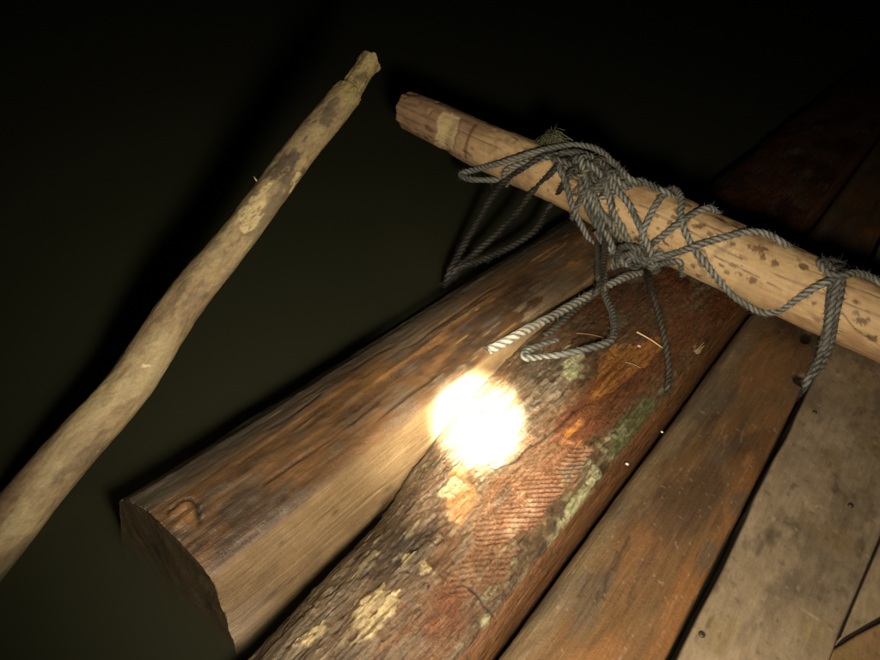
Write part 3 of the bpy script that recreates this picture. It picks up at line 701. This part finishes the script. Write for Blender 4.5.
RP = [
 ('loop', [('t', 506, 180, 1.345), ('t', 486, 180, 1.35), ('t', 468, 179, 1.36), ('t', 461, 174, 1.365), ('t', 474, 170, 1.36), ('b', 500, 163, l2), ('b', 535, 152, l2), ('b', 572, 145, l2), ('b', 596, 149, l2), ('b', 614, 163, l2), ('b', 633, 181, l2), ('w', bx(640, 200), -60, l1), ('w', bx(642, 205), -120, l1)], {}),
 ('loop', [('w', bx(505, 170), 150, l1), ('b', 505, 172, l1), ('b', 520, 164, l1), ('b', 548, 157, l1), ('b', 576, 152, l2), ('b', 597, 160, l2), ('b', 610, 172, l2), ('b', 626, 187, l1), ('w', bx(630, 205), -70, l1), ('w', bx(632, 205), -130, l1)], {}),
 ('strand', [('w', bx(560, 165), -60, l1), ('b', 548, 155, l1), ('b', 525, 167, l1), ('b', 506, 180, l1), ('f', 492, 197), ('f', 480, 217), ('f', 463, 247), ('d', 448, 276, -.05), ('d', 444, 296, -.12)], dict(tint=(.040, .038, .033), fuzz=220, dirty=.9)),
 ('strand', [('w', bx(580, 165), -60, l1), ('b', 566, 160, l2), ('b', 551, 173, l1), ('b', 533, 191, l1), ('f', 517, 212), ('f', 495, 235), ('f', 474, 254), ('d', 452, 274, -.045), ('d', 446, 290, -.12)], dict(tint=(.038, .037, .032), fuzz=220, dirty=.9)),
 ('strand', [('w', bx(590, 170), -60, l1), ('b', 577, 166, l2), ('b', 562, 187, l1), ('b', 550, 206, l1), ('f', 535, 230), ('f', 510, 247), ('f', 482, 260), ('d', 460, 268, -.035), ('d', 450, 285, -.11)], dict(tint=(.038, .037, .032), fuzz=220, dirty=.9)),
 ('wrap', [('w', bx(575, 170), -50, l1), ('b', 561, 164, l2), ('b', 566, 183, l2), ('b', 574, 210, l1), ('b', 586, 234, l1), ('f', 599, 254), ('f', 610, 266), ('b', 622, 270, l1), ('w', bx(632, 250), 170, l1)], {}),
 ('wrap', [('w', bx(600, 190), -60, l1), ('b', 584, 157, l3), ('b', 586, 178, l2), ('b', 592, 202, l2), ('b', 603, 226, l1), ('b', 614, 249, l1), ('b', 627, 266, l1), ('b', 642, 274, l2), ('b', 652, 268, l2), ('b', 651, 254, l2), ('b', 642, 232, l2), ('b', 630, 206, l2), ('b', 617, 190, l2), ('b', 606, 168, l2), ('w', bx(606, 190), -70, l1)], {}),
 ('wrap', [('w', bx(610, 190), -60, l1), ('b', 592, 166, l1), ('b', 597, 203, l1), ('b', 612, 226, l1), ('b', 626, 247, l1), ('b', 639, 263, l1), ('w', bx(645, 250), 160, l1)], {}),
 ('wrap', [('w', bx(625, 200), -70, l1), ('b', 603, 197, l1), ('b', 614, 192, l1), ('b', 624, 184, l1), ('b', 640, 181, l1), ('b', 655, 188, l1), ('b', 668, 194, l1), ('w', bx(680, 220), -80, l1)], {}),
 ('wrap', [('w', bx(640, 240), 140, l1), ('b', 648, 246, l1), ('b', 660, 238, l1), ('b', 677, 225, l2), ('b', 697, 212, l1), ('b', 712, 209, l1), ('w', bx(715, 230), -70, l1)], {}),
 ('wrap', [('w', bx(630, 240), 150, l1), ('b', 640, 250, l1), ('b', 643, 233, l2), ('b', 652, 212, l1), ('b', 665, 193, l1), ('b', 674, 189, l1), ('b', 681, 197, l1), ('b', 681, 214, l1), ('b', 684, 228, l2), ('b', 692, 246, l1), ('b', 706, 264, l1), ('b', 730, 293, l1), ('f', 745, 304), ('t', 757, 311, 1.13), ('f', 768, 313), ('f', 782, 309), ('b', 800, 297, l1), ('b', 816, 287, l2), ('b', 830, 281, l2), ('w', bx(838, 290), -60, l1)], {}),
 ('wrap', [('w', bx(645, 250), 150, l1), ('b', 655, 258, l2), ('b', 676, 253, l1), ('b', 696, 246, l2), ('b', 722, 238, l1), ('b', 748, 232, l1), ('b', 767, 234, l1), ('b', 783, 243, l1), ('w', bx(790, 270), -70, l1), ('w', bx(790, 270), -140, l1)], {}),
 ('wrap', [('w', bx(640, 255), 150, l1), ('b', 652, 266, l1), ('b', 664, 263, l1), ('b', 680, 262, l1), ('w', bx(685, 260), 160, l1)], {}),
 ('wrap', [('w', bx(560, 165), -60, l1), ('b', 556, 158, l2), ('b', 572, 166, l2), ('b', 585, 175, l2), ('b', 596, 190, l2), ('b', 606, 183, l2), ('b', 613, 172, l2), ('w', bx(620, 190), -70, l1)], dict(tint=(.11, .108, .082), dirty=.9, fuzz=260)),
 ('wrap', [('w', bx(575, 170), -60, l1), ('b', 570, 152, l1), ('b', 583, 168, l1), ('b', 598, 180, l1), ('b', 610, 197, l1), ('b', 612, 215, l1), ('b', 606, 232, l1), ('w', bx(608, 230), 150, l1)], dict(tint=(.11, .108, .082), dirty=.9, fuzz=260)),
 ('wrap', [('w', bx(545, 165), -60, l1), ('b', 553, 156, l1), ('b', 563, 171, l1), ('b', 577, 177, l2), ('b', 590, 168, l3), ('b', 603, 160, l2), ('w', bx(610, 185), -60, l1)], dict(tint=(.13, .12, .08), dirty=.9, fuzz=260)),
 ('wrap', [('w', bx(575, 175), -60, l1), ('b', 576, 158, l2), ('b', 580, 180, l1), ('b', 586, 205, l1), ('b', 598, 228, l1), ('w', bx(604, 225), 150, l1)], dict(fuzz=200, dirty=.8)),
 ('wrap', [('w', bx(590, 180), -60, l1), ('b', 588, 162, l3), ('b', 600, 174, l3), ('b', 607, 190, l2), ('b', 612, 208, l1), ('b', 622, 228, l1), ('b', 634, 250, l2), ('b', 646, 260, l3), ('w', bx(655, 245), 140, l1)], dict(fuzz=200, dirty=.6)),
 ('wrap', [('w', bx(600, 190), -60, l1), ('b', 607, 176, l2), ('b', 598, 186, l3), ('b', 588, 190, l2), ('b', 580, 200, l1), ('b', 574, 214, l1), ('w', bx(574, 200), 150, l1)], dict(fuzz=200, dirty=.8)),
 ('knot', [('b', 596, 232, l1), ('b', 606, 246, l3), ('b', 619, 256, l3), ('b', 630, 254, l3), ('b', 645, 262, l3), ('b', 655, 257, l2), ('b', 662, 250, l1)], dict(dirty=.7)),
 ('knot', [('b', 604, 247, l1), ('b', 613, 262, l2), ('b', 628, 270, l3), ('b', 641, 262, l3), ('b', 637, 249, l3), ('b', 622, 247, l3), ('b', 618, 260, l3), ('b', 632, 276, l2), ('b', 650, 277, l1), ('b', 660, 268, l1)], dict(tint=(.11, .11, .09), dirty=.8)),
 ('loose_end', [('b', 655, 262, l2), ('b', 646, 272, l3), ('f', 628, 276), ('f', 609, 285), ('f', 593, 293), ('f', 570, 306), ('f', 545, 320), ('d', 520, 333, .016), ('d', 503, 343, .010), ('d', 489, 350, .006)], dict(tint=(.25, .243, .20), r=.0064, dirty=.25)),
 ('strand', [('b', 600, 250, l1), ('f', 604, 275), ('f', 604, 293), ('f', 612, 312), ('B', 614, 331, .013), ('B', 608, 342, .013), ('B', 582, 350, .014), ('B', 549, 357, .014), ('B', 527, 358, .012), ('B', 524, 353, .010), ('B', 536, 347, .009), ('B', 557, 341, .010)], dict(dirty=.7, tint=(.13, .13, .11))),
 ('strand', [('w', bx(600, 240), 170, l1), ('d', 600, 284, .02), ('B', 586, 301, .008), ('B', 571, 314, .007), ('B', 558, 326, .007), ('B', 545, 336, .007)], dict(dirty=1, tint=(.075, .066, .05), fuzz=120)),
 ('strand', [('b', 597, 246, l1), ('f', 598, 262), ('d', 599, 279, .02), ('d', 606, 292, .008)], dict(dirty=.9, tint=(.12, .108, .08))),
 ('strand', [('b', 646, 270, l3), ('B', 651, 288, .045), ('B', 658, 312, .030), ('B', 664, 336, .018), ('B', 668, 360, .006), ('B', 669, 376, .0), ('B', 667, 390, -.004), ('d', 662, 402, -.06)], dict(dirty=1, tint=(.055, .047, .036), r=.0046, fuzz=140)),
]
for i, (nm, spec, kw) in enumerate(RP):
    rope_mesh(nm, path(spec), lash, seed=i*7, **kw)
# loose yarns teased out of the rope
rng = np.random.default_rng(21)
for k in range(12):
    cx_, cy_ = ((590, 170), (632, 260), (600, 178), (640, 264))[k % 4]
    q = []
    for j in range(5):
        cx_ += rng.normal(0, 7); cy_ += rng.normal(2, 6); q.append(('b', cx_, cy_, rng.uniform(1.2, 3.2)*RR))
    rope_mesh('yarn', path(q), lash, r=.0017, seed=500+k, fuzz=120, tint=(.15, .147, .112), dirty=.7)
# frayed tuft standing up behind the pole
V, fc, tc_ = [], [], []
rng = np.random.default_rng(3)
base = BAR.hit(548, 148, RR)
for k in range(330):
    a = at_depth(rng.normal(551, 7), rng.normal(143, 5), depth_of(base) + rng.normal(.02, .008))
    e = a + .5*(at_depth(rng.normal(551, 6), rng.uniform(121, 140), depth_of(base)+.02) - a) + rng.normal(0, .003, 3)
    n0 = len(V); sliver(V, fc, a, e, rng.uniform(.0004, .0010)); tc_.append(np.tile(np.array([.14, .14, .075])*rng.uniform(.4, 1.5), (len(V)-n0, 1)))
mesh_obj('frayed_tuft', np.array(V), fc, M_rope, np.vstack(tc_), np.full(len(V), .2), parent=lash, smooth=False)

lash2 = empty('rope_binding', BAR.at(bx(832, 300), 180, 0)); tag(lash2, 'grey rope binding running straight down the thick right end of the pale pole', 'rope')
RB = [
 ('wrap', [('w', bx(842, 290), -110, l1), ('w', bx(840, 290), -60, l1), ('b', 836, 268, l1), ('b', 832, 283, l1), ('b', 829, 303, l1), ('b', 827, 326, l1), ('f', 823, 344), ('f', 819, 360), ('d', 813, 377, .004), ('d', 806, 393, -.02), ('d', 803, 402, -.06)], dict(fuzz=150, tint=(.10, .10, .088))),
 ('wrap', [('w', bx(850, 290), -110, l1), ('w', bx(850, 290), -60, l1), ('b', 845, 272, l1), ('b', 841, 290, l1), ('b', 836, 314, l1), ('b', 832, 337, l1), ('f', 827, 352), ('d', 820, 367, .008), ('d', 812, 384, -.01), ('d', 808, 396, -.06)], dict(fuzz=150, tint=(.11, .11, .095))),
 ('wrap', [('w', bx(832, 290), -110, l1), ('w', bx(832, 290), -50, l1), ('b', 827, 262, l1), ('b', 838, 279, l2), ('b', 833, 300, l2), ('b', 829, 322, l2), ('f', 825, 346), ('d', 815, 366, .012), ('d', 806, 384, -.005), ('d', 803, 396, -.06)], dict(fuzz=150, tint=(.14, .14, .12))),
 ('wrap', [('w', bx(822, 290), -100, l1), ('w', bx(824, 290), -45, l1), ('b', 820, 262, l1), ('b', 827, 272, l2), ('b', 840, 276, l3), ('b', 855, 273, l2), ('b', 870, 277, l1), ('b', 884, 285, l1), ('w', bx(890, 320), -70, l1), ('w', bx(890, 320), -130, l1)], dict(fuzz=110, tint=(.19, .19, .165))),
]
for i, (nm, spec, kw) in enumerate(RB):
    rope_mesh(nm, path(spec), lash2, seed=300+i*7, **kw)

# ================================================================== SMALL THINGS ON THE DECK
def straw(px0, px1, z0, z1, w, col, label, zf=None):
    a = on_plane(*px0, z0); b = on_plane(*px1, z1); V, fc = [], []
    P = catmull([a, .5*(a+b) + [0, 0, .0015], b], .002); n = len(P); t = (b-a)/np.linalg.norm(b-a); u = np.cross(t, [0, 0, 1]); u /= np.linalg.norm(u); v = np.cross(u, t)
    for i, p in enumerate(P):
        ww = w*(1 - .35*i/n)
        for k in range(7): V.append(p + ww*(math.cos(k*.8976)*u + math.sin(k*.8976)*v))
    for i in range(n-1):
        for k in range(7): fc.append([i*7+k, i*7+(k+1) % 7, (i+1)*7+(k+1) % 7, (i+1)*7+k])
    fc.append(list(range(7))); fc.append(list(range((n-1)*7, n*7)))
    return tag(mesh_obj('straw', V, fc, plain_mat('dry_straw', col, .5, .15)), label, 'straw')
straw((637, 332), (664, 349), .010, .014, .0013, (.72, .55, .28), 'bright straight straw lying across the dark red wood beside the hanging rope')
straw((625, 362), (641, 368), .006, .005, .0008, (.30, .21, .11), 'short faint straw on the orange gouge of the rough log')
straw((576, 333), (606, 338), .006, .006, .0008, (.28, .17, .07), 'thin brown stalk lying inside the small rope loop on the log')
def crumb(px, py, z, r, col, label, nm='seed'):
    p = on_plane(px, py, z); V, fc = [], []
    for i in range(7):
        ph = math.pi*i/6
        for k in range(10):
            th = k*math.pi/5; q = np.array([math.sin(ph)*math.cos(th)*1.25, math.sin(ph)*math.sin(th), .7*math.cos(ph)])
            q *= 1 + .18*math.sin(3*th+ph*2+px); V.append(p + r*q)
    for i in range(6):
        for k in range(10): fc.append([i*10+k, (i+1)*10+k, (i+1)*10+(k+1) % 10, i*10+(k+1) % 10])
    return tag(mesh_obj(nm, V, fc, plain_mat('pale_seed', col, .45, .15, 900)), label, nm)
crumb(639, 346, .008, .0024, (.62, .48, .50), 'pale pink seed on the orange wood just below the bright straw')
crumb(627, 464, -.012, .0019, (.75, .66, .62), 'white round seed by the gap along the lichened log')
crumb(662, 432, .003, .0016, (.7, .6, .42), 'tiny pale seed on the upper left shoulder of the brown slab')
# a torn chip on the edge of the rough log
V, fc = [], []
cp = on_plane(694, 352, -.006)
for k in range(16):
    a = cp + rng.normal(0, .003, 3)*[1, 1, .4]; sliver(V, fc, a, a + np.array([rng.normal(.001, .004), rng.uniform(.008, .03), rng.uniform(.0, .006)]), rng.uniform(.0012, .0026))
tag(mesh_obj('wood_chip', V, fc, plain_mat('torn_wood', (.34, .24, .13)), smooth=False), 'torn bundle of pale wood fibres at the edge of the dark log below the pole', 'wood chip')

# ================================================================== WATER
V = []; w0 = 40.0
for z in (WATER_Z, -2.0):
    V += [(-w0, -w0, z), (w0, -w0, z), (w0, w0, z), (-w0, w0, z)]
fc = [[0, 1, 2, 3], [7, 6, 5, 4], [0, 4, 5, 1], [1, 5, 6, 2], [2, 6, 7, 3], [3, 7, 4, 0]]
m = bpy.data.materials.new('murky_water'); m.use_nodes = True; nt = m.node_tree; N = nt.nodes; L = nt.links; N.clear()
out = N.new('ShaderNodeOutputMaterial'); mx = N.new('ShaderNodeMixShader'); tr = N.new('ShaderNodeBsdfTransparent'); gl = N.new('ShaderNodeBsdfGlossy'); fr = N.new('ShaderNodeFresnel')
fr.inputs['IOR'].default_value = 1.33; gl.inputs['Roughness'].default_value = .32; gl.inputs['Color'].default_value = (.55, .55, .5, 1)
tc = N.new('ShaderNodeTexCoord'); nn = N.new('ShaderNodeTexNoise'); nn.inputs['Scale'].default_value = 9; nn.inputs['Detail'].default_value = 3; bp = N.new('ShaderNodeBump'); bp.inputs['Strength'].default_value = .25; bp.inputs['Distance'].default_value = .02
L.new(tc.outputs['Object'], nn.inputs['Vector']); L.new(nn.outputs['Fac'], bp.inputs['Height']); L.new(bp.outputs[0], gl.inputs['Normal'])
ge = N.new('ShaderNodeNewGeometry'); fm = N.new('ShaderNodeMath'); fm.operation = 'SUBTRACT'; fm.inputs[0].default_value = 1; L.new(ge.outputs['Backfacing'], fm.inputs[1])
fx = N.new('ShaderNodeMath'); fx.operation = 'MULTIPLY'; L.new(fr.outputs[0], fx.inputs[0]); L.new(fm.outputs[0], fx.inputs[1])   # no mirror on the underside: light passes straight in
L.new(fx.outputs[0], mx.inputs[0]); L.new(tr.outputs[0], mx.inputs[1]); L.new(gl.outputs[0], mx.inputs[2]); L.new(mx.outputs[0], out.inputs['Surface'])
pv = N.new('ShaderNodeVolumePrincipled'); pv.inputs['Density'].default_value = 14.0; pv.inputs['Color'].default_value = (.125, .134, .080, 1); pv.inputs['Anisotropy'].default_value = .0
L.new(pv.outputs[0], out.inputs['Volume'])
wat = mesh_obj('water', V, fc, m, smooth=False, origin=(0, 0, WATER_Z)); wat['kind'] = 'structure'

# ================================================================== LIGHT, SKY, CAMERA
LP = np.array([.05, .09, .45])
hot = on_plane(478, 422)
def spot(name, target, power, size, blend, rad, col, at=None):
    at = LP if at is None else np.array(at)
    ld = bpy.data.lights.new(name, 'SPOT'); ld.energy = power; ld.spot_size = math.radians(size); ld.spot_blend = blend; ld.shadow_soft_size = rad; ld.color = col
    o = bpy.data.objects.new(name, ld); COL.objects.link(o); o.location = at
    from mathutils import Vector
    o.rotation_euler = Vector(np.asarray(target)-at).to_track_quat('-Z', 'Y').to_euler(); return o
WARM = (1.0, .86, .65)
spot('torch_spill', on_plane(505, 352), 41.0, 118, 1.0, .042, WARM)
spot('torch_halo', hot, 150.0, 23, 1.0, .010, (1.0, .87, .65), (.03, .0, .575))
spot('torch_beam', hot, 3600.0, 8.6, 1.0, .008, (1.0, .90, .70), (.03, .0, .575))

w = bpy.data.worlds.new('World'); S.world = w; w.use_nodes = True
bg = w.node_tree.nodes['Background']; sky = w.node_tree.nodes.new('ShaderNodeTexSky'); sky.sky_type = 'NISHITA'; sky.sun_disc = False
sky.sun_elevation = math.radians(2); sky.sun_rotation = math.radians(120)
w.node_tree.links.new(sky.outputs[0], bg.inputs[0]); bg.inputs[1].default_value = .0004

cam = bpy.data.cameras.new('camera'); co = bpy.data.objects.new('camera', cam); COL.objects.link(co)
from mathutils import Matrix
mw = Matrix([list(ROT[i]) + [EYE[i]] for i in range(3)] + [[0, 0, 0, 1]]); co.matrix_world = mw
cam.sensor_fit = 'HORIZONTAL'; cam.sensor_width = 36; cam.lens = 36*F/880; cam.clip_start = .02; cam.clip_end = 200
S.camera = co
S.view_settings.view_transform = 'Standard'; S.view_settings.look = 'None'; S.view_settings.exposure = 0; S.view_settings.gamma = 1
S.view_settings.use_curve_mapping = False
S.cycles.use_denoising = True
S.cycles.volume_bounces = 1
S.cycles.sample_clamp_indirect = 4
